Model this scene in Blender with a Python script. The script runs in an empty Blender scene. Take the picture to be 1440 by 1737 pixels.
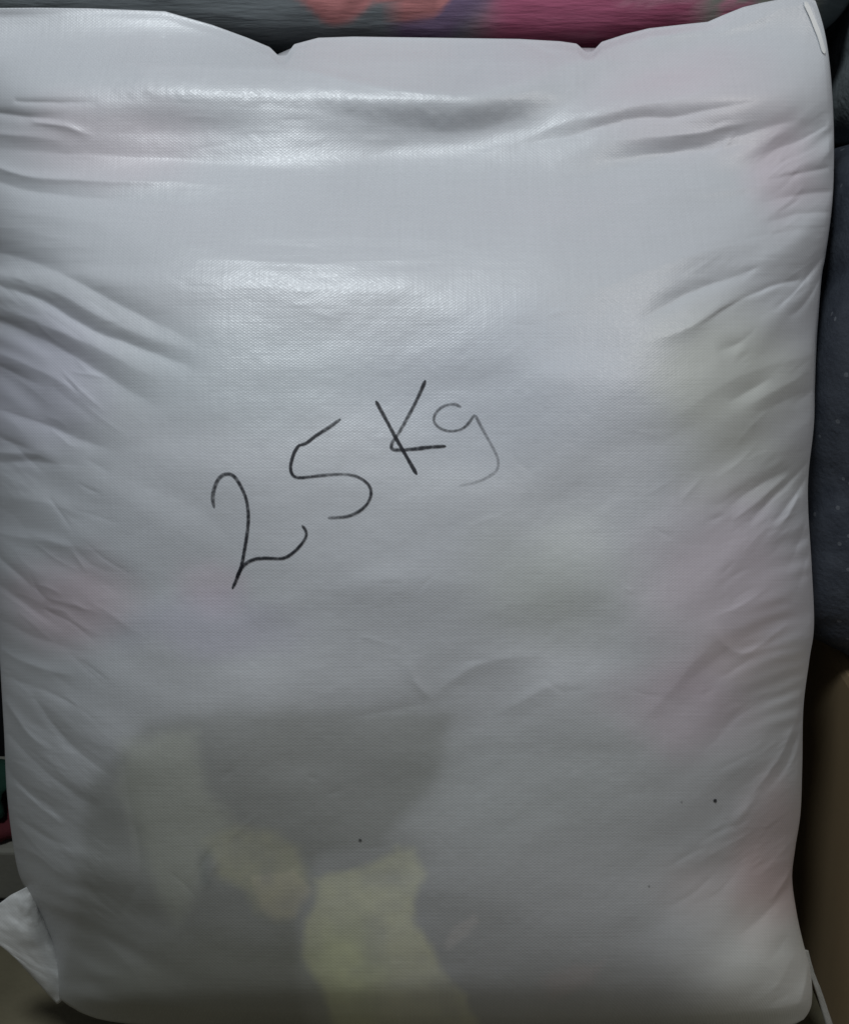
import bpy, math, numpy as np
from mathutils import Vector

# ------------------------------------------------------------------ camera, world, lamps
SC = bpy.context.scene
C = SC.collection
CAM = np.array([0.0, -0.72, 0.765])
PITCH = math.radians(25.0)
VFOV = math.radians(52.0)
W, H = 1440.0, 1737.0
cd = bpy.data.cameras.new('camera'); cam = bpy.data.objects.new('camera', cd); C.objects.link(cam)
cam.location = CAM; cam.rotation_euler = (math.pi/2 - PITCH, 0, 0)
cd.sensor_fit = 'VERTICAL'; cd.angle = VFOV; cd.clip_start = 0.01; cd.clip_end = 60
SC.camera = cam
SC.view_settings.view_transform = 'Standard'; SC.view_settings.look = 'None'
SC.view_settings.exposure = 0.0; SC.view_settings.gamma = 1.0

w = bpy.data.worlds.new('World'); SC.world = w; w.use_nodes = True
bg = w.node_tree.nodes['Background']; bg.inputs[0].default_value = (0.84, 0.90, 1.0, 1); bg.inputs[1].default_value = 0.10

def area(name, loc, target, size, power, col):
    d = bpy.data.lights.new(name, 'AREA'); d.shape = 'DISK'; d.size = size; d.energy = power; d.color = col
    o = bpy.data.objects.new(name, d); C.objects.link(o); o.location = loc
    o.rotation_euler = (Vector(target) - Vector(loc)).to_track_quat('-Z', 'Y').to_euler()
    return o
area('ceiling_lamp', (-0.32, -0.70, 1.98), (0, -0.05, 0.45), 0.30, 11.4, (0.89, 0.96, 1.0))
area('right_fill_light', (0.95, -0.85, 1.55), (0.1, -0.05, 0.35), 0.7, 4.4, (1.0, 0.97, 0.95))  # added fill light, brightens the right side of the sack

# ------------------------------------------------------------------ helpers
rng = np.random.default_rng(7)
ST = math.sin(PITCH); CT = math.cos(PITCH); F = (H/2)/math.tan(VFOV/2)
def ray(u, v):
    u = np.asarray(u, float); v = np.asarray(v, float)
    a = (u - W/2)/F; b = (H/2 - v)/F
    return np.stack([a, CT + b*ST, -ST + b*CT], -1)
LA, LB = -0.155, 0.27            # the sack leans back: its mid plane is y = LA + LB*z
def place(u, v, D, A=LA, B=LB):
    """point of the leaning plane (moved D metres to the front) behind outline point u, v"""
    d = ray(u, v)
    t = (A + B*CAM[2] - D - CAM[1])/(d[..., 1] - B*d[..., 2])
    return CAM + d*t[..., None]
def lat(seed, n=64): return np.random.default_rng(seed).random((n, n))
def noise(x, y, seed):
    g = lat(seed); n = g.shape[0]
    xi = np.floor(x).astype(int); yi = np.floor(y).astype(int)
    fx = x - xi; fy = y - yi; fx = fx*fx*fx*(fx*(fx*6-15)+10); fy = fy*fy*fy*(fy*(fy*6-15)+10)
    a = g[xi % n, yi % n]; b = g[(xi+1) % n, yi % n]; c = g[xi % n, (yi+1) % n]; d = g[(xi+1) % n, (yi+1) % n]
    return (a*(1-fx)+b*fx)*(1-fy) + (c*(1-fx)+d*fx)*fy - 0.5
def fbm(x, y, seed, o=3):
    r = 0; k = 1.0
    for i in range(o): r = r + k*noise(x*2**i + 3.1*i, y*2**i + 5.7*i, seed+i); k *= .5
    return r
def sstep(a, b, x): t = np.clip((x-a)/(b-a), 0, 1); return t*t*(3-2*t)
def catmull(pts, n):
    p = np.array(pts, float); p = np.vstack([2*p[0]-p[1], p, 2*p[-1]-p[-2]]); out = []
    for i in range(1, len(p)-2):
        for t in np.linspace(0, 1, n, endpoint=False):
            out.append(.5*((2*p[i]) + (-p[i-1]+p[i+1])*t + (2*p[i-1]-5*p[i]+4*p[i+1]-p[i+2])*t*t + (-p[i-1]+3*p[i]-3*p[i+1]+p[i+2])*t**3))
    out.append(p[-2]); return np.array(out)
def pdist(u, v, pts):
    """distance to polyline, signed side, and position 0..1 along it"""
    p = np.array(pts, float); best = np.full(u.shape, 1e9); sg = np.ones(u.shape); al = np.zeros(u.shape)
    L = np.hypot(*(p[1:]-p[:-1]).T); cum = np.concatenate([[0], np.cumsum(L)])
    for i in range(len(p)-1):
        d = p[i+1]-p[i]; t = np.clip(((u-p[i, 0])*d[0]+(v-p[i, 1])*d[1])/(d@d), 0, 1)
        du = u-p[i, 0]-t*d[0]; dv = v-p[i, 1]-t*d[1]; q = np.hypot(du, dv); m = q < best
        best = np.where(m, q, best); sg = np.where(m, np.sign(d[0]*dv-d[1]*du), sg)
        al = np.where(m, (cum[i]+t*L[i])/cum[-1], al)
    return best, sg, al
def inside(u, v, poly):
    p = np.array(poly, float); c = np.zeros(u.shape, bool)
    for i in range(len(p)):
        x1, y1 = p[i-1]; x2, y2 = p[i]
        if y1 == y2: continue
        c ^= ((y1 > v) != (y2 > v)) & (u < (x2-x1)*(v-y1)/(y2-y1)+x1)
    return c
def pmask(u, v, poly, soft):
    pp = list(poly)+[poly[0]]; d, _, _ = pdist(u, v, pp); d = np.where(inside(u, v, poly), d, -d)
    return sstep(-soft, soft, d)
def curve(pts):
    p = catmull(pts, 12); k = np.argsort(p[:, 0]); p = p[k]
    return lambda x: np.interp(x, p[:, 0], p[:, 1])
def gridmesh(name, P, mat, parent=None, col=None, uv=None, wrap=False, smooth=True):
    n, m = P.shape[:2]; me = bpy.data.meshes.new(name)
    idx = np.arange(n*m).reshape(n, m)
    if wrap: idx = np.hstack([idx, idx[:, :1]])
    a = idx[:-1, :-1]; b = idx[:-1, 1:]; c = idx[1:, 1:]; d = idx[1:, :-1]
    q = np.stack([a, b, c, d], -1).reshape(-1, 4)
    me.vertices.add(n*m); me.vertices.foreach_set('co', P.reshape(-1).astype(np.float32))
    me.loops.add(q.size); me.loops.foreach_set('vertex_index', q.reshape(-1).astype(np.int32))
    me.polygons.add(len(q)); me.polygons.foreach_set('loop_start', np.arange(0, q.size, 4, dtype=np.int32))
    me.update(calc_edges=True)
    if smooth: me.polygons.foreach_set('use_smooth', np.ones(len(q), bool))
    if uv is not None:
        l = me.uv_layers.new(name='cloth'); l.data.foreach_set('uv', uv.reshape(-1, 2)[q.reshape(-1)].reshape(-1).astype(np.float32))
    if col is not None:
        ca = me.color_attributes.new('print', 'FLOAT_COLOR', 'POINT')
        cc = np.ones((n*m, 4), np.float32); cc[:, :col.shape[-1]] = col.reshape(n*m, -1); ca.data.foreach_set('color', cc.reshape(-1))
    me.materials.append(mat); me.validate()
    o = bpy.data.objects.new(name, me); C.objects.link(o)
    if parent: o.parent = parent
    return o
def root(name, label, cat, loc=(0, 0, 0)):
    o = bpy.data.objects.new(name, None); o.empty_display_size = .05; C.objects.link(o); o.location = loc
    o['label'] = label; o['category'] = cat; return o
def mat(name):
    m = bpy.data.materials.new(name); m.use_nodes = True; nt = m.node_tree; b = nt.nodes['Principled BSDF']
    def N(t, **k):
        x = nt.nodes.new(t)
        for a, v in k.items(): setattr(x, a, v)
        return x
    return m, nt, b, N, nt.links.new
def math_(N, L, op, a, b=None, c=None):
    x = N('ShaderNodeMath', operation=op)
    for i, s in enumerate((a, b, c)):
        if s is None: continue
        if isinstance(s, (int, float)): x.inputs[i].default_value = s
        else: L(s, x.inputs[i])
    return x.outputs[0]

# ------------------------------------------------------------------ materials
def woven(name, base, use_print=True, rough=.42, pitch=.0026):
    m, nt, b, N, L = mat(name)
    uv = N('ShaderNodeUVMap', uv_map='cloth'); sep = N('ShaderNodeSeparateXYZ'); L(uv.outputs[0], sep.inputs[0])
    U, V = sep.outputs[0], sep.outputs[1]
    k = 2*math.pi/pitch
    su = math_(N, L, 'SINE', math_(N, L, 'MULTIPLY', U, k)); sv = math_(N, L, 'SINE', math_(N, L, 'MULTIPLY', V, k))
    wv = math_(N, L, 'MULTIPLY', su, sv)
    def streak(sx, sy, det=2):
        mp = N('ShaderNodeMapping'); mp.inputs['Scale'].default_value = (sx, sy, 1); L(uv.outputs[0], mp.inputs[0])
        n = N('ShaderNodeTexNoise'); n.inputs['Scale'].default_value = 1; n.inputs['Detail'].default_value = det
        L(mp.outputs[0], n.inputs['Vector']); return n.outputs[0]
    hs = streak(28, 520); vs = streak(520, 22); sp = streak(420, 420, 3)
    # height of the tapes
    h = math_(N, L, 'ADD', math_(N, L, 'MULTIPLY', wv, .26), math_(N, L, 'ADD', math_(N, L, 'MULTIPLY', hs, .75), math_(N, L, 'MULTIPLY', vs, .7)))
    h = math_(N, L, 'ADD', h, math_(N, L, 'MULTIPLY', sp, .45))
    bp = N('ShaderNodeBump'); bp.inputs['Strength'].default_value = .5; bp.inputs['Distance'].default_value = .00023
    L(h, bp.inputs['Height']); L(bp.outputs[0], b.inputs['Normal'])
    # tapes differ a little in milkiness
    var = math_(N, L, 'ADD', math_(N, L, 'MULTIPLY', hs, .07), math_(N, L, 'MULTIPLY', vs, .07))
    var = math_(N, L, 'ADD', var, math_(N, L, 'MULTIPLY', wv, .035)); var = math_(N, L, 'ADD', var, .93)
    mx = N('ShaderNodeMix', data_type='RGBA', blend_type='MULTIPLY'); mx.inputs[0].default_value = 1
    if use_print:
        at = N('ShaderNodeAttribute', attribute_name='print'); L(at.outputs['Color'], mx.inputs[6])
    else: mx.inputs[6].default_value = (*base, 1)
    cmb = N('ShaderNodeCombineColor'); [L(var, cmb.inputs[i]) for i in range(3)]
    L(cmb.outputs[0], mx.inputs[7]); L(mx.outputs[2], b.inputs['Base Color'])
    r = math_(N, L, 'ADD', math_(N, L, 'MULTIPLY', sp, .30), rough-.15); L(r, b.inputs['Roughness'])
    b.inputs['Specular IOR Level'].default_value = 1.0
    return m
M_sack = woven('white_woven_plastic', (.7, .7, .7))
M_tape = woven('white_woven_edge', (.62, .62, .60), use_print=False)

def simple(name, c1, c2, scale, rough=.8, bump=.0, bscale=60, stretch=(1, 1, 1), spec=.3):
    m, nt, b, N, L = mat(name)
    tc = N('ShaderNodeTexCoord'); mp = N('ShaderNodeMapping'); mp.inputs['Scale'].default_value = stretch; L(tc.outputs['Object'], mp.inputs[0])
    n = N('ShaderNodeTexNoise'); n.inputs['Scale'].default_value = scale; n.inputs['Detail'].default_value = 6; L(mp.outputs[0], n.inputs['Vector'])
    cr = N('ShaderNodeValToRGB'); cr.color_ramp.elements[0].color = (*c1, 1); cr.color_ramp.elements[1].color = (*c2, 1)
    cr.color_ramp.elements[0].position = .3; cr.color_ramp.elements[1].position = .7
    L(n.outputs[0], cr.inputs[0]); L(cr.outputs[0], b.inputs['Base Color']); b.inputs['Roughness'].default_value = rough
    b.inputs['Specular IOR Level'].default_value = spec
    if bump:
        n2 = N('ShaderNodeTexNoise'); n2.inputs['Scale'].default_value = bscale; n2.inputs['Detail'].default_value = 5; L(mp.outputs[0], n2.inputs['Vector'])
        bp = N('ShaderNodeBump'); bp.inputs['Distance'].default_value = bump; L(n2.outputs[0], bp.inputs['Height']); L(bp.outputs[0], b.inputs['Normal'])
    return m
M_floor = simple('dusty_concrete', (.125, .11, .068), (.185, .163, .105), 14, .75, .0006, 220)
M_card = simple('brown_cardboard', (.26, .19, .105), (.33, .24, .14), 6, .85, .0003, 90, (1, 1, .15))
M_dark = simple('dark_plastic', (.02, .023, .026), (.04, .044, .05), 18, .55, .002, 40)
M_green = simple('dark_green_cloth', (.005, .028, .018), (.008, .04, .026), 60, .9, .0008, 300)
M_red = simple('dark_red_cloth', (.07, .012, .016), (.10, .018, .022), 60, .9, .0008, 300)
M_grey = simple('grey_board', (.15, .148, .125), (.20, .195, .165), 20, .8, .0003, 200)
M_bale = simple('blue_grey_plastic', (.045, .052, .068), (.075, .085, .105), 60, .5, .0009, 260)
M_teal = simple('grey_teal_cloth', (.15, .18, .19), (.21, .24, .25), 30, .85, .001, 200)

def flecks(m):
    nt = m.node_tree; L = nt.links.new; b = nt.nodes['Principled BSDF']; tc = nt.nodes.new('ShaderNodeTexCoord')
    v = nt.nodes.new('ShaderNodeTexVoronoi'); v.inputs['Scale'].default_value = 75; L(tc.outputs['Object'], v.inputs['Vector'])
    lt = nt.nodes.new('ShaderNodeMath'); lt.operation = 'LESS_THAN'; lt.inputs[1].default_value = .13; L(v.outputs['Distance'], lt.inputs[0])
    mx = nt.nodes.new('ShaderNodeMix'); mx.data_type = 'RGBA'; old = b.inputs['Base Color'].links[0].from_socket
    L(lt.outputs[0], mx.inputs[0]); L(old, mx.inputs[6]); mx.inputs[7].default_value = (.13, .14, .16, 1); L(mx.outputs[2], b.inputs['Base Color'])
flecks(M_bale)

def ink_mat():
    m, nt, b, N, L = mat('black_marker_ink')
    b.inputs['Base Color'].default_value = (.012, .013, .02, 1); b.inputs['Roughness'].default_value = .5
    at = N('ShaderNodeAttribute', attribute_name='print'); sp = N('ShaderNodeSeparateColor'); L(at.outputs['Color'], sp.inputs[0])
    tc = N('ShaderNodeTexCoord'); n = N('ShaderNodeTexNoise'); n.inputs['Scale'].default_value = 520; n.inputs['Detail'].default_value = 3; L(tc.outputs['Object'], n.inputs['Vector'])
    a = math_(N, L, 'MULTIPLY', sp.outputs[0], math_(N, L, 'ADD', math_(N, L, 'MULTIPLY', n.outputs[0], 1.5), .2))
    a = math_(N, L, 'MINIMUM', a, .86); L(a, b.inputs['Alpha']); return m
M_ink = ink_mat()

# ------------------------------------------------------------------ setting
def box(name, lo, hi, m, parent=None, bev=.004):
    import bmesh
    bm = bmesh.new(); bmesh.ops.create_cube(bm, size=1)
    for v in bm.verts:
        for i in range(3): v.co[i] = lo[i] if v.co[i] < 0 else hi[i]
    if bev: bmesh.ops.bevel(bm, geom=bm.edges[:], offset=bev, segments=3, affect='EDGES', profile=.5)
    me = bpy.data.meshes.new(name); bm.to_mesh(me); bm.free(); me.materials.append(m)
    o = bpy.data.objects.new(name, me); C.objects.link(o)
    if parent: o.parent = parent
    return o
fx, fy = np.meshgrid(np.linspace(-3, 3, 40), np.linspace(-3, 3, 40))
fl = gridmesh('floor', np.stack([fx, fy, 0*fx], -1), M_floor); fl['kind'] = 'structure'
bx, bz = np.meshgrid(np.linspace(-3, 3, 20), np.linspace(0, 2.6, 20))
M_wall = simple('dim_plaster', (.20, .20, .19), (.25, .25, .24), 8, .9, .0006, 120)
wl = gridmesh('back_wall', np.stack([bx, 0*bx+1.1, bz], -1), M_wall); wl['label'] = 'dim plaster wall behind the stacked goods'; wl['category'] = 'wall'

# ------------------------------------------------------------------ the white sack
sack = root('woven_sack', 'white woven plastic sack packed full, marked 25 Kg by hand in black', 'sack', (0, LA, 0))
Lf = curve([(-60, -20), (60, -45), (200, -40), (350, -30), (440, -14), (480, -30), (560, -22), (640, -18), (740, -20), (900, -14), (1000, -10), (1100, -1), (1180, 4), (1250, 8), (1340, 12), (1420, 21), (1480, 32), (1515, 48), (1560, 74), (1610, 94), (1660, 100), (1700, 104), (1745, 140), (1800, 190)])
Rf = curve([(-60, 1350), (0, 1382), (80, 1403), (200, 1413), (330, 1412), (430, 1400), (470, 1393), (560, 1386), (650, 1382), (720, 1380), (800, 1371), (860, 1370), (960, 1376), (1060, 1380), (1120, 1372), (1200, 1362), (1300, 1360), (1380, 1357), (1440, 1348), (1490, 1343), (1550, 1351), (1600, 1362), (1640, 1373), (1690, 1377), (1722, 1368), (1760, 1330), (1800, 1250)])
tp = [(-120, 30), (-40, 14), (60, 13), (150, 14), (280, 19), (360, 42), (420, 64), (458, 80), (472, 94), (486, 94), (499, 75), (540, 64), (600, 62), (740, 64), (880, 66), (950, 70), (978, 74), (993, 88), (1005, 87), (1020, 71), (1060, 58), (1100, 48), (1170, 40), (1200, 37), (1225, 26), (1260, 12), (1290, 5), (1330, -3), (1365, -8), (1420, 20), (1480, 60)]
Tf = lambda x: np.interp(x, [a for a, b in tp], [b for a, b in tp])
Bf = curve([(-60, 1650), (90, 1690), (150, 1722), (260, 1738), (500, 1750), (800, 1756), (1100, 1756), (1300, 1745), (1368, 1728), (1420, 1700)])
vert = curve([(-30, .000), (60, .004), (110, .026), (165, .047), (230, .0475), (285, .052), (335, .067), (385, .088), (435, .106), (500, .121), (600, .135), (720, .144), (900, .152), (1100, .154), (1250, .152), (1400, .147), (1520, .143), (1620, .135), (1690, .120), (1735, .086), (1770, .015)])

FOLD = catmull([(-60, 96), (60, 104), (140, 112), (280, 121), (400, 126), (500, 130), (570, 141), (640, 156), (710, 166), (780, 170), (850, 156), (960, 118), (1080, 84), (1160, 62), (1220, 30)], 8)
# creases: points, half width, height mm (minus = groove)
CR = [
 ([(-30, 420), (60, 445), (140, 482), (230, 530), (330, 580)], 17, -3.2), ([(-20, 455), (100, 500), (220, 560), (330, 600)], 15, 1.6),
 ([(-30, 462), (0, 484), (70, 508), (160, 560), (240, 590), (330, 625)], 13, -3.6), ([(-30, 510), (60, 545), (170, 592), (260, 640)], 14, 1.8),
 ([(-30, 525), (40, 560), (120, 600), (200, 650), (270, 690)], 17, -3.0), ([(-20, 590), (30, 612), (110, 650), (160, 690)], 12, 1.8),
 ([(-20, 612), (20, 630), (80, 660)], 9, -2.0), ([(-20, 690), (60, 712), (130, 745), (200, 765)], 13, -2.2), ([(-20, 735), (20, 750), (60, 770)], 8, -1.8),
 ([(-20, 765), (20, 768), (70, 770)], 7, 1.6), ([(-20, 782), (60, 783), (140, 790)], 10, -1.5), ([(-20, 840), (60, 850), (180, 880)], 22, 1.4),
 ([(-20, 900), (60, 915), (170, 935)], 14, 1.5),
 ([(-20, 925), (10, 955), (50, 990), (80, 1015)], 10, -2.8), ([(-10, 985), (50, 1030), (110, 1070)], 13, -1.6), ([(-5, 1050), (60, 1080), (150, 1110)], 15, -1.8),
 ([(5, 1105), (60, 1130), (130, 1150)], 12, 2.2), ([(5, 1145), (60, 1165), (140, 1200)], 13, -1.7), ([(10, 1190), (28, 1215), (55, 1250), (90, 1275)], 10, 3.2),
 ([(60, 1185), (90, 1225), (140, 1280), (190, 1315)], 11, -1.9), ([(15, 1245), (60, 1290), (130, 1350), (180, 1370)], 11, -2.0), ([(10, 1300), (50, 1345), (110, 1390)], 10, -2.2),
 ([(30, 1335), (70, 1370), (110, 1400)], 10, 2.2), ([(30, 1385), (80, 1420), (130, 1440)], 10, -1.6), ([(40, 1430), (90, 1470), (140, 1500)], 14, 1.4), ([(80, 1530), (150, 1570), (220, 1640), (260, 1700)], 22, 1.5),
 # right
 ([(1080, 545), (1150, 508), (1210, 482), (1300, 448)], 14, -2.6), ([(1100, 580), (1170, 555), (1240, 515), (1330, 482)], 12, 2.2),
 ([(1185, 555), (1245, 515), (1300, 488), (1350, 474)], 8, -2.6), ([(1310, 530), (1350, 490), (1400, 428)], 7, -3.0), ([(1335, 540), (1365, 512), (1398, 462)], 6, -2.2), ([(1325, 520), (1362, 480)], 6, 1.6),
 ([(1215, 600), (1260, 580)], 12, -1.2), ([(1230, 685), (1270, 662), (1310, 640)], 11, -1.6), ([(1260, 690), (1330, 655), (1370, 630)], 11, 1.2), ([(1275, 705), (1330, 680), (1375, 660)], 10, -1.3), ([(1340, 690), (1380, 660)], 8, -1.5),
 ([(1225, 870), (1265, 835), (1330, 798)], 12, -2.2), ([(1240, 885), (1290, 845), (1330, 812)], 10, 1.8), ([(1275, 880), (1310, 842), (1345, 810), (1375, 780)], 7, -3.2), ([(1310, 890), (1340, 850), (1373, 800)], 7, -3.2),
 ([(1300, 900), (1330, 885), (1352, 845)], 6, 2.0), ([(1340, 960), (1358, 910), (1375, 860)], 7, -2.2), ([(1345, 1020), (1360, 975), (1372, 930)], 8, -1.4), ([(1200, 1060), (1260, 1110), (1330, 1060)], 10, 1.0),
 ([(1270, 1350), (1305, 1310), (1330, 1270), (1350, 1220)], 8, 2.2), ([(1300, 1340), (1335, 1295), (1358, 1220)], 8, -1.8), ([(1325, 1320), (1350, 1280), (1362, 1220)], 6, 2.0),
 ([(1240, 1400), (1290, 1340)], 12, 1.3), ([(1305, 1530), (1325, 1505), (1345, 1470)], 8, 3.0), ([(1250, 1590), (1300, 1545), (1340, 1500)], 12, -1.8), ([(1300, 1640), (1335, 1590)], 15, -1.4),
 ([(1335, 1730), (1358, 1700), (1370, 1640)], 8, 2.0), ([(1240, 1720), (1310, 1680), (1345, 1620)], 16, 1.3),
 # top right
 ([(860, 250), (960, 232), (1060, 205), (1160, 195), (1290, 172)], 15, -2.2), ([(930, 218), (1040, 190), (1150, 165), (1270, 140)], 16, 1.4), ([(1000, 282), (1100, 262), (1180, 256), (1290, 240)], 14, -1.6), ([(1040, 240), (1180, 225), (1280, 205)], 11, 1.3),
 ([(1290, 262), (1340, 245), (1400, 215)], 9, -1.6), ([(1300, 305), (1400, 285)], 8, -1.4), ([(1290, 345), (1350, 332), (1410, 325)], 9, -1.4), ([(1290, 382), (1350, 365), (1410, 360)], 8, -1.3), ([(1200, 420), (1300, 400), (1400, 385)], 9, -1.0),
 ([(960, 430), (1100, 400), (1250, 370)], 20, 1.0), ([(1180, 330), (1300, 315)], 10, .9),
 # top left
 ([(-30, 275), (60, 300), (200, 306), (330, 310), (480, 322)], 11, 2.4), ([(-30, 300), (60, 325), (200, 340), (350, 350), (470, 356)], 14, -2.2), ([(-30, 190), (40, 198), (110, 204)], 9, -1.8), ([(30, 172), (100, 175), (170, 172)], 7, -1.2), ([(60, 208), (110, 214), (160, 232)], 7, 1.4),
 ([(-30, 225), (50, 232), (110, 240)], 10, 1.2), ([(-30, 380), (80, 400), (200, 440)], 20, 1.0), ([(240, 382), (420, 398), (640, 402), (880, 408)], 9, .45), ([(240, 400), (420, 416), (640, 420), (800, 424)], 8, -.35), ([(300, 436), (500, 446), (700, 440)], 12, .6),
 # top flap folds
 ([(275, 60), (285, 90), (280, 112)], 8, -1.2), ([(870, 62), (930, 90), (960, 108)], 12, -1.6), ([(770, 165), (790, 130), (830, 95)], 12, -1.4), ([(440, 100), (475, 96), (520, 88)], 9, -1.2), ([(1180, 60), (1240, 50), (1320, 20)], 12, 1.4),
 # lower middle
 ([(730, 1190), (700, 1150), (690, 1110)], 10, .5), ([(728, 1188), (770, 1150), (830, 1122), (930, 1112)], 16, .7), ([(850, 1208), (900, 1180), (970, 1150)], 12, .5), ([(600, 1215), (700, 1200), (735, 1192)], 12, -.4),
 ([(1080, 1230), (1130, 1180), (1180, 1120), (1220, 1080)], 20, .9), ([(200, 1560), (240, 1480), (215, 1330), (205, 1250)], 14, -1.0), ([(330, 1500), (345, 1460), (370, 1430)], 7, -.5), ([(345, 1515), (358, 1480), (376, 1450)], 6, .4),
 ([(560, 1000), (700, 980), (900, 1010)], 60, 1.2), ([(180, 800), (330, 860), (430, 960)], 45, -1.0),
]
def relief(u, v):
    d = np.zeros(u.shape)
    wu = u + 10*fbm(u/70, v/70, 31); wv_ = v + 8*fbm(u/60+9, v/60, 35)
    for pts, wd, mm in CR:
        if pts[-1][0] > 1150 and pts[-1][0] > pts[0][0]: pts = pts[::-1]      # start at the seam, die out inwards
        seam = pts[0][0] > 1325 or pts[0][0] < 100; a0, a1 = (.22, .76) if seam else (.02, .96)
        p = np.array(pts, float)
        m = (u > p[:, 0].min()-5*wd) & (u < p[:, 0].max()+5*wd) & (v > p[:, 1].min()-5*wd) & (v < p[:, 1].max()+5*wd)
        if not m.any(): continue
        q, sg, al = pdist(.6*u[m]+.4*wu[m], .6*v[m]+.4*wv_[m], catmull(pts, 4))
        env = np.sin(np.pi*np.clip(al*a1+a0, 0, 1))**.9
        wl = wd*(.75+.5*al)
        d[m] += mm*.0014*env*np.exp(-(q/wl)**1.45)*.95
    # the turned-down mouth: a layer standing proud above the fold line
    q, sg, al = pdist(u, v + 4*fbm(u/35, v/35, 41), FOLD[::2])
    s = q*sg        # + below the line
    gate = sstep(80, 260, u)*(1-sstep(1120, 1230, u))*.85+.15
    d += gate*(.0070*(1-sstep(-12, 56, s))*np.exp(-np.clip(-s-8, 0, None)/60) - .0035*np.exp(-((s-70)/60)**2) + .0010*np.exp(-((s+12)/7)**2)*sstep(200, 330, u)*(1-sstep(700, 800, u)))
    q2, s2, a2 = pdist(u, v, [(300, 275), (600, 262), (780, 246), (900, 214), (1010, 166), (1140, 116)]); d -= .0050*np.exp(-(q2/46)**2)*sstep(430, 760, u)*(1-.5*sstep(950, 1150, u))
    # puckers that fan out of both side seams
    dR = Rf(v) - u; dL = u - Lf(v)
    ph = v - .75*dR + 26*fbm(u/160, v/110, 51); g = sstep(-.12, .35, fbm(u/240, v/150, 55)+.08)
    d += .0016*np.sin(ph/8.5*(1+.15*np.sin(v/170)))*np.exp(-(dR/58)**1.3)*g*sstep(150, 260, v)
    d += .0020*np.sin(ph/19.+1)*np.exp(-(dR/130)**1.5)*sstep(150, 260, v)
    ph = v - .55*dL + 26*fbm(u/150, v/120, 61); g = sstep(-.12, .35, fbm(u/240, v/150, 65)+.08)
    d += .0015*np.sin(ph/8.)*np.exp(-(dL/75)**1.3)*g*sstep(380, 500, v)
    d += .0018*np.sin(ph/18.)*np.exp(-(dL/150)**1.5)*sstep(380, 500, v)
    # general softness, longer across than down
    d += .0060*fbm(u/330, v/210, 71, 2) + .0010*fbm(u/150+.3*v/110, v/85, 75, 2) + .00030*fbm(u/70, v/11, 79, 2)*(1-sstep(430, 560, v))*sstep(300, 370, v)
    # small crumples that run with the tension lines
    xr = u*.82 + v*.57; yr = -u*.57 + v*.82; d += .00075*fbm(xr/34, yr/10, 83, 2)*(1-sstep(50, 230, dL))*sstep(400, 520, v)*sstep(-.1, .4, fbm(u/120, v/90, 84))
    xr = u*.80 - v*.60; yr = u*.60 + v*.80; d += .00080*fbm(xr/34, yr/10, 87, 2)*(1-sstep(50, 210, dR))*sstep(100, 300, v)*sstep(-.1, .4, fbm(u/120, v/90, 88))
    d += .00012*fbm(xr/70+7, yr/30, 89, 2)
    d += .00010*fbm(u/16, v/14, 81, 2)
    return d
CR += [([(1310, 112), (1100, 152), (900, 232), (740, 300)], 24, 1.7), ([(1345, 205), (1150, 258), (980, 305), (820, 345)], 22, -1.7), ([(1350, 290), (1150, 325), (950, 378), (840, 420)], 26, 1.6),
 ([(1390, 385), (1200, 425), (1020, 490), (930, 540)], 22, 1.5), ([(-20, 350), (200, 385), (420, 440), (560, 520)], 28, 1.4), ([(-20, 252), (250, 268), (560, 292)], 20, -1.4), ([(1385, 600), (1250, 640), (1130, 720)], 20, 1.2), ([(1375, 1040), (1250, 1090), (1120, 1200)], 24, -1.2)]
RC = np.random.default_rng(77)
for _ in range(260):      # small random creases, mostly near the seams and across the shoulder of the bag
    k = RC.random()
    if k < .38: u0 = -20 + 170*RC.random()**1.6; v0 = RC.uniform(430, 1650); a_ = math.radians(RC.normal(33, 9))
    elif k < .76: u0 = 1390 - 270*RC.random()**1.5; v0 = RC.uniform(200, 1650); a_ = math.radians(RC.normal(-38, 10))
    elif k < .92: u0 = RC.uniform(0, 1100); v0 = RC.uniform(175, 560); a_ = math.radians(RC.normal(2-10*(u0 > 700), 5))
    else: u0 = RC.uniform(250, 1150); v0 = RC.uniform(600, 1500); a_ = math.radians(RC.uniform(-50, 50))
    Lc = RC.uniform(35, 130)*(1 if k < .92 else .7); b_ = RC.normal(0, .05)*Lc
    p0 = (u0, v0); p2_ = (u0+Lc*math.cos(a_), v0+Lc*math.sin(a_)); pm = ((p0[0]+p2_[0])/2 - b_*math.sin(a_), (p0[1]+p2_[1])/2 + b_*math.cos(a_))
    CR.append(([p0, pm, p2_], RC.uniform(3.5, 8.5), RC.choice([-1, 1])*RC.uniform(.18, .5)*(1 if k < .76 else .4)))
NS, NT = 760, 900
th = np.linspace(-math.pi/2, math.pi/2, NS); sN = np.sin(th)*.55 + .45*(th/(math.pi/2)); sN = np.sign(sN)*(1-(1-np.abs(sN))**1.15)
tN = np.linspace(0, 1, NT); tN = tN**1.0
S, T = np.meshgrid(sN, tN)
def sheet(S, T):
    u = -30 + (S+1)/2*1430
    for _ in range(3):
        top = Tf(u); v = top + (Bf(u)-top)*T
        l, r = Lf(v), Rf(v); u = l + (r-l)*(S+1)/2
    return u, v
U_, V_ = sheet(S, T)
edge = np.minimum((1-np.abs(S)), 1)
prof = np.clip(1-np.abs(S)**3.6, 0, 1)**.62
Dr = relief(U_, V_)
tw = sstep(0, .010, T)*sstep(0, .02, 1-T)
sw = np.clip((1-np.abs(S))/.012, 0, 1)**.5
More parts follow.
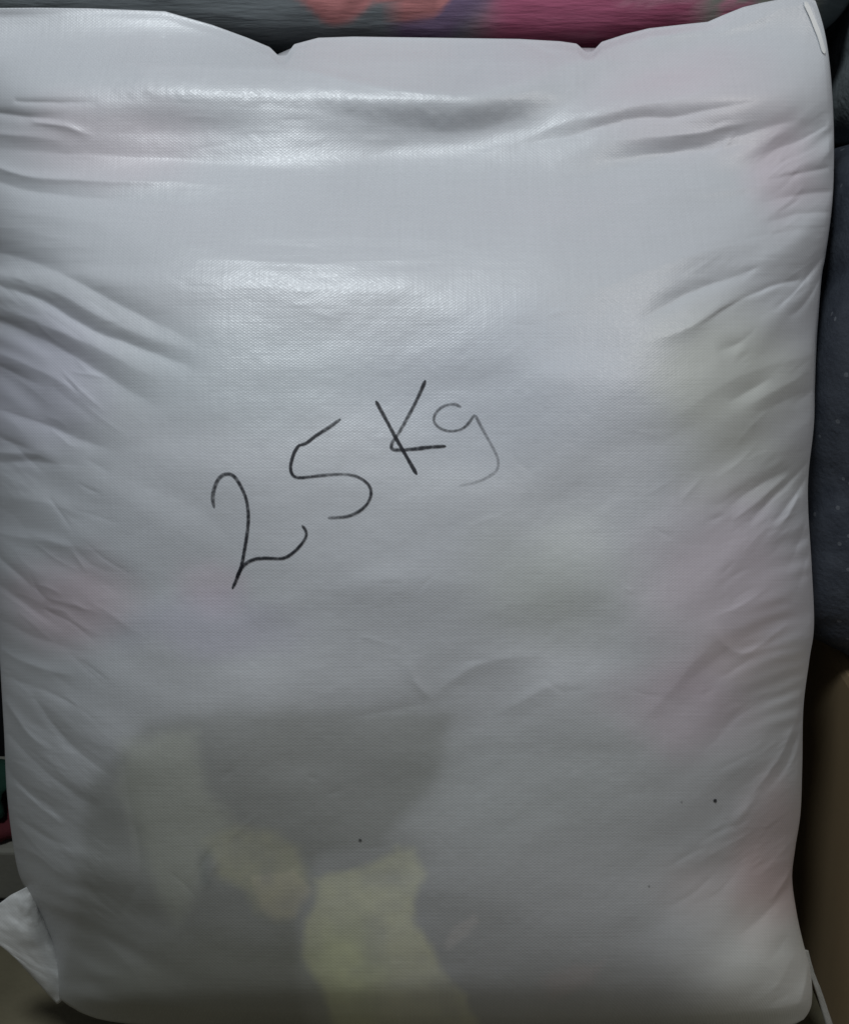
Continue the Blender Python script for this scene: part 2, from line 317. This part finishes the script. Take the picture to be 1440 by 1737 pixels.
Ts = np.interp(U_, [-120, -40, 100, 240, 380, 500, 640, 850, 1000, 1150, 1290, 1365, 1480], [30, 14, 12, 18, 42, 66, 66, 66, 64, 40, 6, -8, 60]); dT = np.clip(V_-Ts, 0, None)
topcap = .30+.70*sstep(0, 260, dT)       # top corners are flat, pinched by the seam
vd = vert(V_)
D = vd*(prof*topcap + (1-topcap)*prof**.5) + .012*(1-np.abs(S)**10)*sstep(0, 170, dT)*sstep(0, .02, 1-T) + Dr*sw*tw
Pf = place(U_, V_, D); Pf[..., 2] = np.maximum(Pf[..., 2], .0008)
# back half
nb = 60; sb = np.linspace(1, -1, nb)[1:-1]; Sb, Tb = np.meshgrid(sb, tN); Ub, Vb = sheet(Sb, Tb)
Db = -(vert(Vb)*.75*(1-np.abs(Sb)**3)**.6 + .004*(1-Sb**8))
Pb = place(Ub, Vb, Db); Pb[..., 2] = np.maximum(Pb[..., 2], .0008)
# never let the hidden back side rise beside the front
P = np.concatenate([Pf, Pb], 1)
UVx = np.concatenate([Pf[..., 0], Pb[..., 0]+5], 1)
seg = np.linalg.norm(np.diff(P, axis=0), axis=-1); arc = np.concatenate([np.zeros((1, P.shape[1])), np.cumsum(seg, 0)], 0)
mid = arc[:, NS//2][:, None]; UVy = np.broadcast_to(P[..., 2]*0, P.shape[:2]) + mid
UVy = UVy + (V_.mean(1)[:, None]*0)
uvA = np.stack([UVx, (1.0 - .00052*np.concatenate([V_, Vb], 1))], -1)
# colours of the clothes that press against the thin sheet from inside
UU = np.concatenate([U_, Ub], 1); VV = np.concatenate([V_, Vb], 1)
wu = UU + 26*fbm(UU/90, VV/90, 91); wv = VV + 26*fbm(UU/90+4, VV/90+2, 95)
wu2 = UU + 7*fbm(UU/28, VV/28, 97); wv2 = VV + 7*fbm(UU/28+4, VV/28+2, 99)
col = np.ones(P.shape)*np.array([.640, .657, .688])
def tint(mask, c, k=1.0):
    global col
    mask = (mask*k)[..., None]; col = col*(1-mask) + col*np.array(c)*mask
def ell(u0, v0, ru, rv, c, k, soft=.6):
    c = tuple(1+(x-1)*1.12 for x in c)
    r = np.hypot((wu-u0)/ru, (wv-v0)/rv); tint(1-sstep(1-soft, 1+soft, r), c, k)
SATK = 1
PINK = (1.07, .93, .96); YEL = (1.0, 1.0, .86); GRN = (.96, 1.0, .95); LAV = (.99, .96, 1.03)
ell(190, 240, 150, 70, (1.08, .98, .99), .8); ell(60, 650, 110, 110, LAV, .8); ell(120, 1020, 90, 70, (1.07, .93, .95), 1); ell(350, 990, 60, 40, (1.05, .93, .97), .7)
ell(360, 1060, 140, 50, (.95, .92, .99), .8); ell(1230, 640, 110, 120, (1.0, 1.0, .90), .9); ell(930, 985, 110, 90, (.98, 1.0, .92), .75, .9); ell(1270, 800, 100, 60, (1.0, 1.0, .92), .6)
ell(1230, 1000, 130, 150, (1.04, .93, .96), .9); ell(1160, 1200, 110, 70, (1.03, .92, .96), .9); ell(1310, 1450, 60, 120, (1.08, .95, .94), .9); ell(1240, 1500, 110, 60, (1.07, .96, .93), .6)
ell(1330, 290, 60, 80, (1.06, .95, .98), .9); ell(1180, 180, 160, 80, (1.05, .98, .99), .8); ell(850, 650, 230, 120, (.96, .98, 1.015), .8); ell(420, 640, 200, 90, (.96, 1.0, 1.0), .7)
ell(1240, 1110, 60, 30, (1.03, 1.0, .98), .8)
# sheet colour darkens towards the bottom, most on the left
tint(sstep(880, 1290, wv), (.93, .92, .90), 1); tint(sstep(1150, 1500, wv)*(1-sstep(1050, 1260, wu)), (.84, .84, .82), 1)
ell(1000, 1600, 260, 130, (1.06, 1.05, 1.06), .8); ell(900, 1330, 190, 90, (1.03, 1.05, 1.04), .8)
tint(pmask(.35*wu+.65*wu2, .2*wv+.8*VV, [(150, 1330), (250, 1225), (420, 1206), (560, 1203), (690, 1205), (765, 1215), (745, 1320), (640, 1430), (540, 1450), (500, 1560), (520, 1760), (60, 1760), (130, 1560)], 16)*.5 + .5*pmask(wu, wv, [(150, 1330), (250, 1225), (420, 1206), (600, 1203), (700, 1205), (765, 1215), (765, 1320), (700, 1470), (560, 1520), (540, 1760), (60, 1760), (130, 1560)], 60), (.70, .70, .665), 1)
tint(pmask(wu, wv, [(300, 1590), (500, 1580), (545, 1660), (560, 1790), (150, 1790), (200, 1640)], 45), (.84, .84, .79), 1)
LEAF = [(212, 1262), (300, 1238), (330, 1240), (345, 1330), (395, 1395), (345, 1452), (330, 1525), (300, 1566), (270, 1520), (238, 1430), (206, 1335)]
tint(pmask(wu2, wv2, LEAF, 20), (1.25, 1.26, 1.18), 1)
tint(pmask(wu2, wv2, [(350, 1425), (400, 1402), (462, 1410), (508, 1436), (520, 1480), (526, 1510), (500, 1558), (468, 1562), (436, 1544), (420, 1512), (372, 1486)], 14)*(.8+.6*fbm(UU/35, VV/45, 123)), (1.30, 1.27, 1.05), 1)
tint(pmask(wu2, wv2, [(425, 1490), (500, 1478), (526, 1506), (502, 1560), (466, 1563), (440, 1545)], 6), (1.14, 1.10, 1.10), 1)
tint(pmask(wu2, wv2, [(536, 1492), (600, 1476), (642, 1462), (676, 1440), (705, 1440), (719, 1480), (702, 1528), (706, 1572), (732, 1602), (752, 1650), (790, 1690), (830, 1780), (580, 1780), (552, 1692), (514, 1622), (518, 1568), (534, 1530)], 10)*(.85+.5*fbm(UU/45, VV/45, 121)), (1.44, 1.42, 1.12), 1)
tint(pmask(wu2, wv2, [(552, 1580), (610, 1560), (650, 1640), (640, 1780), (570, 1780), (520, 1620)], 40), (.97, 1.0, .88), 1)
tint(pmask(wu2, wv2, [(752, 1600), (775, 1570), (806, 1552), (812, 1566), (790, 1590), (762, 1612)], 6), (1.18, 1.14, 1.12), 1)
tint(pmask(wu, wv, [(920, 1660), (960, 1634), (1010, 1634), (1000, 1665), (940, 1690)], 12), (1.10, 1.03, 1.02), 1)
tint(pmask(wu2, wv2, [(335, 1470), (348, 1440), (362, 1440), (352, 1480), (362, 1505), (342, 1500)], 8), (.9, .92, .92), 1)
tint(sstep(1080, 1300, wu)*sstep(1480, 1620, wv), (1.28, 1.27, 1.18), 1)  # sheet colour raised towards the lower right
col = col*(1+.05*fbm(UU/200, VV/150, 101))[..., None]
nrm = None
# close the bottom and the mouth of the bag
def mid_row(k):
    fr, bk = Pf[k], Pb[k]; o_ = np.argsort(sb := np.linspace(1, -1, nb)[1:-1])
    bi = np.stack([np.interp(sN, sb[o_], bk[o_, i]) for i in range(3)], -1); fi = np.stack([np.interp(sb, sN, fr[:, i]) for i in range(3)], -1)
    q = np.concatenate([(fr+bi)/2, (fi+bk)/2]); q[:, 2] = np.maximum(q[:, 2]-.002, .0008) if k else q[:, 2]-.003
    return q[None]
P = np.concatenate([mid_row(0), P, mid_row(NT-1)]); col = np.concatenate([col[:1], col, col[-1:]]); uvA = np.concatenate([uvA[:1], uvA, uvA[-1:]])
offs = np.array(sack.location)
body = gridmesh('bag_body', P - offs, M_sack, sack, col=np.clip(col, 0, .85), uv=uvA, wrap=True)
# pull the open ends together into flat stitched seams
def hit(u, v, lift=.0004):
    """point of the front sheet at outline point u, v, lifted a hair off the cloth"""
    t = (v-Tf(u))/(Bf(u)-Tf(u))*(NT-1); s_ = np.interp(2*(u-Lf(v))/(Rf(v)-Lf(v))-1, sN, np.arange(NS))
    i = int(t); j = int(s_); a = t-i; b = s_-j
    p = (Pf[i, j]*(1-b)+Pf[i, j+1]*b)*(1-a)+(Pf[i+1, j]*(1-b)+Pf[i+1, j+1]*b)*a
    n = np.cross(Pf[i, j+1]-Pf[i, j], Pf[i+1, j]-Pf[i, j]); n /= np.linalg.norm(n)
    if n @ (CAM-p) < 0: n = -n
    return p + n*lift

def stroke(name, pts, r, inks, label=None, lift=.00035):
    p = catmull(pts, 10); seg = np.hypot(*(p[1:]-p[:-1]).T); cum = np.concatenate([[0], np.cumsum(seg)])
    n = max(8, int(cum[-1]/2.2)); q = np.linspace(0, cum[-1], n); pu = np.interp(q, cum, p[:, 0]); pv = np.interp(q, cum, p[:, 1])
    tu = np.gradient(pu); tv = np.gradient(pv); l = np.hypot(tu, tv); tu /= l; tv /= l
    rr = .88*r*(1+.22*fbm(q/22., q*0+r, 111+len(name)))*np.sqrt(np.clip(np.minimum(q+1, cum[-1]-q+1)/r/1.6, .12, 1))
    ks = np.linspace(-1, 1, 7); G = np.zeros((n, 7, 3)); cc = np.zeros((n, 7, 1))
    a = np.interp(q/cum[-1], np.linspace(0, 1, len(inks)), inks)
    for i in range(n):
        for j, k in enumerate(ks):
            G[i, j] = hit(pu[i]-tv[i]*k*rr[i], pv[i]+tu[i]*k*rr[i], lift); cc[i, j] = a[i]*(1-.75*abs(k)**3)
    return G, cc
def marks(name, strokes, label):
    for i, (pts, r, inks) in enumerate(strokes):
        G, cc = stroke(name, [(300+x/2.4, 600+y/2.4) for x, y in pts], r, inks, lift=.00035+.00012*i)
        yield G, np.repeat(cc, 3, -1)
def merge(name, gs, m, parent, label):
    me = bpy.data.meshes.new(name); V = []; Fc = []; Cc = []; o = 0
    for G, cc in gs:
        n, k = G.shape[:2]; V += [tuple(x) for x in (G - offs).reshape(-1, 3)]; Cc.append(cc.reshape(-1, cc.shape[-1]))
        Fc += [(o+i*k+j, o+i*k+j+1, o+(i+1)*k+j+1, o+(i+1)*k+j) for i in range(n-1) for j in range(k-1)]; o += n*k
    me.from_pydata(V, [], Fc); Cc = np.vstack(Cc); ca = me.color_attributes.new('print', 'FLOAT_COLOR', 'POINT')
    f = np.ones((len(V), 4), np.float32); f[:, :3] = Cc[:, :3]; ca.data.foreach_set('color', f.reshape(-1)); me.materials.append(m)
    ob = bpy.data.objects.new(name, me); C.objects.link(ob); ob.parent = parent
    if label: ob['label'] = label
    return ob
TXT = [
 ('handwritten_digit', 'black handwritten figure 2', [([(154, 628), (148, 590), (155, 545), (175, 505), (205, 489), (235, 500), (262, 540), (283, 590), (292, 650), (290, 710), (280, 780), (265, 860), (246, 915), (227, 956)], 3.9, [.55, .7, .75, .8, .85, .9]),
   ([(243, 910), (270, 865), (310, 838), (360, 831), (430, 832), (470, 812), (505, 778), (526, 745), (525, 718), (510, 698)], 3.4, [.8, .9, 1, .95, .9, .7])]),
 ('handwritten_digit', 'black handwritten figure 5', [([(668, 265), (620, 300), (565, 335), (530, 362), (500, 374)], 3.5, [.6, .8, 1, 1.1]),
   ([(502, 368), (480, 400), (465, 450), (468, 485), (490, 503), (540, 501), (620, 492), (700, 492), (750, 508), (785, 540), (790, 575), (775, 610), (740, 642), (690, 662), (615, 668)], 3.3, [1.1, 1, .85, .6, .5, .75, .8, .7, .45])]),
 ('handwritten_letter', 'black handwritten letter K', [([(810, 192), (850, 265), (890, 340), (930, 410), (977, 492)], 3.9, [.8, .9, 1, 1.1, 1.1]),
   ([(1012, 108), (985, 170), (950, 240), (905, 320), (878, 360), (875, 385), (900, 392), (960, 388), (1030, 380), (1096, 376)], 3.7, [.9, .8, .65, .6, .8, 1, .9])]),
 ('handwritten_letter', 'faint handwritten letter g', [([(1157, 217), (1130, 206), (1090, 212), (1055, 240), (1047, 275), (1070, 302), (1110, 315), (1155, 308), (1185, 285), (1203, 260), (1215, 254), (1235, 290), (1265, 345), (1295, 400), (1308, 440), (1300, 475), (1260, 505), (1210, 525), (1145, 539)], 3.2, [.5, .5, .48, .5, .55, .42, .3, .28, .25, .2, .08])]),
]
for nm, lb, st in TXT: merge(nm, list(marks(nm, st, lb)), M_ink, sack, lb)
for u0, v0, r, ik in [(611, 1425, 3.2, .55), (1212, 1358, 3.4, .85), (1155, 1360, 1.8, .35), (1100, 1503, 2.0, .35)]:
    G = np.array([[hit(u0+k*r*math.cos(a), v0+k*r*1.1*math.sin(a)) for k in (0.01, .5, 1)] for a in np.linspace(0, 2*math.pi, 13)])
    cc = np.ones((13, 3, 3))*ik*np.array([1, 1, .4])[None, :, None]
    merge('dirt_speck', [(G, cc)], M_ink, sack, None)

def patch(name, A, B, Da, Db_, m, nu=50, nv=30, bulge=.0, parent=sack, thick=.0012, A2=LA, B2=LB, rip=.0006, seed=5):
    a = catmull(A, 12); b = catmull(B, 12)
    def rs(p): 
        c = np.concatenate([[0], np.cumsum(np.hypot(*(p[1:]-p[:-1]).T))]); q = np.linspace(0, c[-1], nu); return np.stack([np.interp(q, c, p[:, 0]), np.interp(q, c, p[:, 1])], -1)
    a = rs(a); b = rs(b); t = np.linspace(0, 1, nv)[:, None, None]; Q = a[None]*(1-t)+b[None]*t
    tt = np.linspace(0, 1, nv)[:, None]; ss = np.linspace(0, 1, nu)[None]
    Dd = Da*(1-tt)+Db_*tt + bulge*np.sin(np.pi*tt)*np.sin(np.pi*ss)**.5 + rip*2*fbm(ss*6+0*tt, tt*4+0*ss, seed)
    Pp = place(Q[..., 0], Q[..., 1], Dd, A2, B2); Pp[..., 2] = np.maximum(Pp[..., 2], .001)
    o = gridmesh(name, Pp - np.array(parent.location if parent else (0, 0, 0)), m, parent, uv=np.stack([Pp[..., 0], Pp[..., 2]], -1))
    s = o.modifiers.new('thickness', 'SOLIDIFY'); s.thickness = thick; s.offset = 0
    return o
# loose corner of the bag lying on the floor at the lower left
patch('bottom_corner', [(56, 1500), (22, 1517), (-8, 1538), (-40, 1560), (-30, 1580), (0, 1594)], [(70, 1545), (92, 1600), (104, 1640), (112, 1670), (106, 1695), (98, 1702)], .012, -.004, M_tape, bulge=.012, thick=.0016, rip=.0012)
# bright turned edge at the upper right corner
M_hem = woven('white_hem_tape', (.80, .80, .79), use_print=False)
G, cc = stroke('side_hem', [(1364, 4), (1377, 34), (1387, 60), (1396, 92)], 4.2, [1, 1], lift=.0010); merge('side_hem', [(G, np.repeat(cc, 3, -1))], M_hem, sack, None)
M_strap = woven('grey_strap', (.34, .33, .30), use_print=False)
patch('loose_tape', [(1362, 1610), (1373, 1650), (1386, 1690), (1402, 1745)], [(1370, 1612), (1380, 1648), (1396, 1690), (1414, 1745)], .002, .002, M_strap, nu=40, nv=5, thick=.001)

# ------------------------------------------------------------------ goods around it
def bale(name, c, half, p, m, parent, colf=None, lump=.01, seed=3, nu=160, nv=100, fr=9):
    f = lambda x: np.sign(x)*np.abs(x)**p
    def even(lo, hi, n, hx, hy, end):      # angles that space the points evenly round the rounded outline
        t = np.concatenate([[lo], (np.sin(np.linspace(-1, 1, 4001)*0)+np.linspace(lo, hi, 4001))[1:]]); X = f(np.cos(t))*hx; Y = f(np.sin(t))*hy
        c = np.concatenate([[0], np.cumsum(np.hypot(np.diff(X), np.diff(Y)))]); return np.interp(np.linspace(0, c[-1], n, endpoint=end), c, t)
    a = even(-math.pi, math.pi, nu, half[0], half[1], False)[None]; b = even(-math.pi/2+1e-6, math.pi/2-1e-6, nv, half[0], half[2], True)[:, None]
    X = f(np.cos(b))*f(np.cos(a)); Y = f(np.cos(b))*f(np.sin(a)); Z = f(np.sin(b))+0*a
    Q = np.stack([X*half[0], Y*half[1], Z*half[2]], -1)
    n = fbm(Q[..., 0]*fr+Q[..., 1]*fr*.7+20, Q[..., 2]*fr+Q[..., 1]*fr*.6+20, seed)
    Q = Q*(1+lump*n[..., None]/min(half)) 
    cc = colf(Q) if colf else None
    Q[..., 2] = np.maximum(Q[..., 2], -half[2])
    return gridmesh(name, Q + np.array([0, 0, half[2]]), m, parent, col=cc, wrap=True)
def plush():
    m, nt, b, N, L = mat('printed_plush')
    at = N('ShaderNodeAttribute', attribute_name='print'); tc = N('ShaderNodeTexCoord'); mp = N('ShaderNodeMapping'); mp.inputs['Scale'].default_value = (30, 60, 190); L(tc.outputs['Object'], mp.inputs[0])
    n = N('ShaderNodeTexNoise'); n.inputs['Scale'].default_value = 1; n.inputs['Detail'].default_value = 4; L(mp.outputs[0], n.inputs['Vector'])
    v = math_(N, L, 'ADD', math_(N, L, 'MULTIPLY', n.outputs[0], .5), .95); cmb = N('ShaderNodeCombineColor'); [L(v, cmb.inputs[i]) for i in range(3)]
    mx = N('ShaderNodeMix', data_type='RGBA', blend_type='MULTIPLY'); mx.inputs[0].default_value = 1; L(at.outputs['Color'], mx.inputs[6]); L(cmb.outputs[0], mx.inputs[7]); L(mx.outputs[2], b.inputs['Base Color'])
    b.inputs['Roughness'].default_value = .7; b.inputs['Specular IOR Level'].default_value = .3
    bp = N('ShaderNodeBump'); bp.inputs['Distance'].default_value = .0012; L(n.outputs[0], bp.inputs['Height']); L(bp.outputs[0], b.inputs['Normal']); return m
M_plush = plush()
# folded floral blanket lying on the carton behind the sack
carton_top = .736
def px(u, v, y):   # point at depth y
    d = ray(u, v); t = (y-CAM[1])/d[..., 1]; return CAM + d*t
BLC = np.array([-.012, .268, carton_top]); BLH = (.335, .20, .115)
def floral(Q):
    Wp = Q + BLC + np.array([0, 0, BLH[2]])
    d = Wp - CAM; zc = d[..., 1]*CT - d[..., 2]*ST; yc = d[..., 1]*ST + d[..., 2]*CT
    # print laid out along the front of the blanket, x across and z up (mm)
    x = Wp[..., 0]*1000 + 4*fbm(Wp[..., 0]*60+30, Wp[..., 2]*60+Wp[..., 1]*40, 201); z = Wp[..., 2]*1000 + 4*fbm(Wp[..., 0]*60+37, Wp[..., 2]*60+Wp[..., 1]*40, 205)
    c = np.ones(Q.shape)*np.array([.17, .19, .20])
    def add(m, k):
        nonlocal c; m = m[..., None]; c = c*(1-m)+np.array(k)*m
    add(sstep(20, 60, x)*(1-sstep(215, 232, x)), (.40, .11, .19)); add(sstep(60, 170, x)*sstep(0, .3, fbm(x/50, z/7+60, 219))*(1-sstep(215, 232, x)), (.46, .20, .27)); add(sstep(-18, -6, x-(z-770)*.9)*(1-sstep(24, 46, x-(z-770)*.9)), (.17, .12, .20))
    add(sstep(180, 200, x)*(1-sstep(262, 290, x))*sstep(-.1, .2, fbm(x/30, z/12+40, 211)), (.22, .23, .20))
    return c, x, z
def floral_col(Q):
    c, x, z = floral(Q)
    for (x0, z0, r, k) in ROSES:
        rr = np.hypot(x-x0, (z-z0)*1.0)/r + .04*np.sin(5*np.arctan2(z-z0, x-x0)); m = (1-sstep(.9, 1.05, rr))[..., None]
        sh = (1 + .18*np.sin(rr*11+3*np.arctan2(z-z0, x-x0)))[..., None]; c = c*(1-m)+np.array(k)*sh*m
    return c
p1 = px(570, -71, BLC[1]-BLH[1]); p2 = px(705, -31, BLC[1]-BLH[1])
zz = lambda p: p[2]*1000
ROSES = [(p1[0]*1000, zz(p1), 39, (.42, .17, .17)), (p2[0]*1000, zz(p2), 28, (.42, .17, .17)), (-210, zz(p1)+60, 40, (.36, .12, .15)), (120, zz(p1)+70, 45, (.40, .15, .17)), (-60, zz(p1)+95, 38, (.42, .17, .2))]
fb = root('floral_blanket', 'folded grey blanket with pink and magenta rose print behind the white sack', 'blanket', tuple(BLC))
bale('folded_layer', BLC, BLH, .33, M_plush, fb, floral_col, lump=.004, seed=21, nu=520, nv=260, fr=10)
ct = root('carton', 'dark closed carton behind the white sack, under the floral blanket', 'box', (0, .25, 0))
box('carton_body', (-.30, -.15, 0), (.28, .18, carton_top), M_dark, ct, .006)

g = root('wrapped_bale', 'dark blue grey plastic wrapped bale on top of the brown cardboard box', 'bale', (.457, .085, .302))
bale('bale_body', None, (.175, .135, .195), .30, M_bale, g, lump=.012, seed=33, fr=14)
g2 = root('cloth_bundle', 'grey teal cloth bundle on top of the dark wrapped bale, upper right', 'bundle', (.478, .10, .655))
bale('bundle_body', None, (.178, .13, .15), .32, M_teal, g2, lump=.02, seed=39, fr=10)
cb = root('cardboard_box', 'plain brown cardboard box at the lower right of the white sack', 'box', (.41, -.06, 0))
box('box_body', (-.075, -.10, 0), (.25, .26, .30), M_card, cb, .012)
# goods seen past the left side
lf = root('dark_crate', 'black crate at the left behind the white sack', 'crate', (-.48, .10, 0))
box('crate_body', (-.14, .08, 0), (.14, .3, .42), simple('black_plastic', (.006, .006, .007), (.012, .012, .013), 20, .6), lf, .006)
M_gap_shadow = simple('gap_shadow_black', (.008, .008, .008), (.014, .014, .013), 20, .8)
bs = root('gap_shadow_strip', 'black strip in place of the shadow gap under the grey board, lower left', 'shadow_strip', (-.46, .10, 0))
box('gap_shadow_slab', (-.14, -.085, 0), (.098, .06, .016), M_gap_shadow, bs, .002)  # black slab stands in for the shadow gap below the board
gb = root('grey_board', 'grey board at the left edge, between the black shadow strip and the red cloth', 'board', (-.47, .10, .017))
box('board_slab', (-.14, -.08, 0), (.104, .06, .060), M_grey, gb, .004)
rr_ = root('red_cloth', 'folded dark red cloth at the left edge, under the green cloth', 'cloth', (-.475, .06, .078))
bale('cloth_fold', None, (.105, .035, .010), .5, M_red, rr_, lump=.004, seed=47, nu=80, nv=40, fr=20)
gg = root('green_cloth', 'folded dark green cloth at the left edge, on top of the red cloth', 'cloth', (-.483, .06, .098))
bale('cloth_fold', None, (.105, .035, .016), .5, M_green, gg, lump=.005, seed=43, nu=80, nv=40, fr=20)
print('scene built')
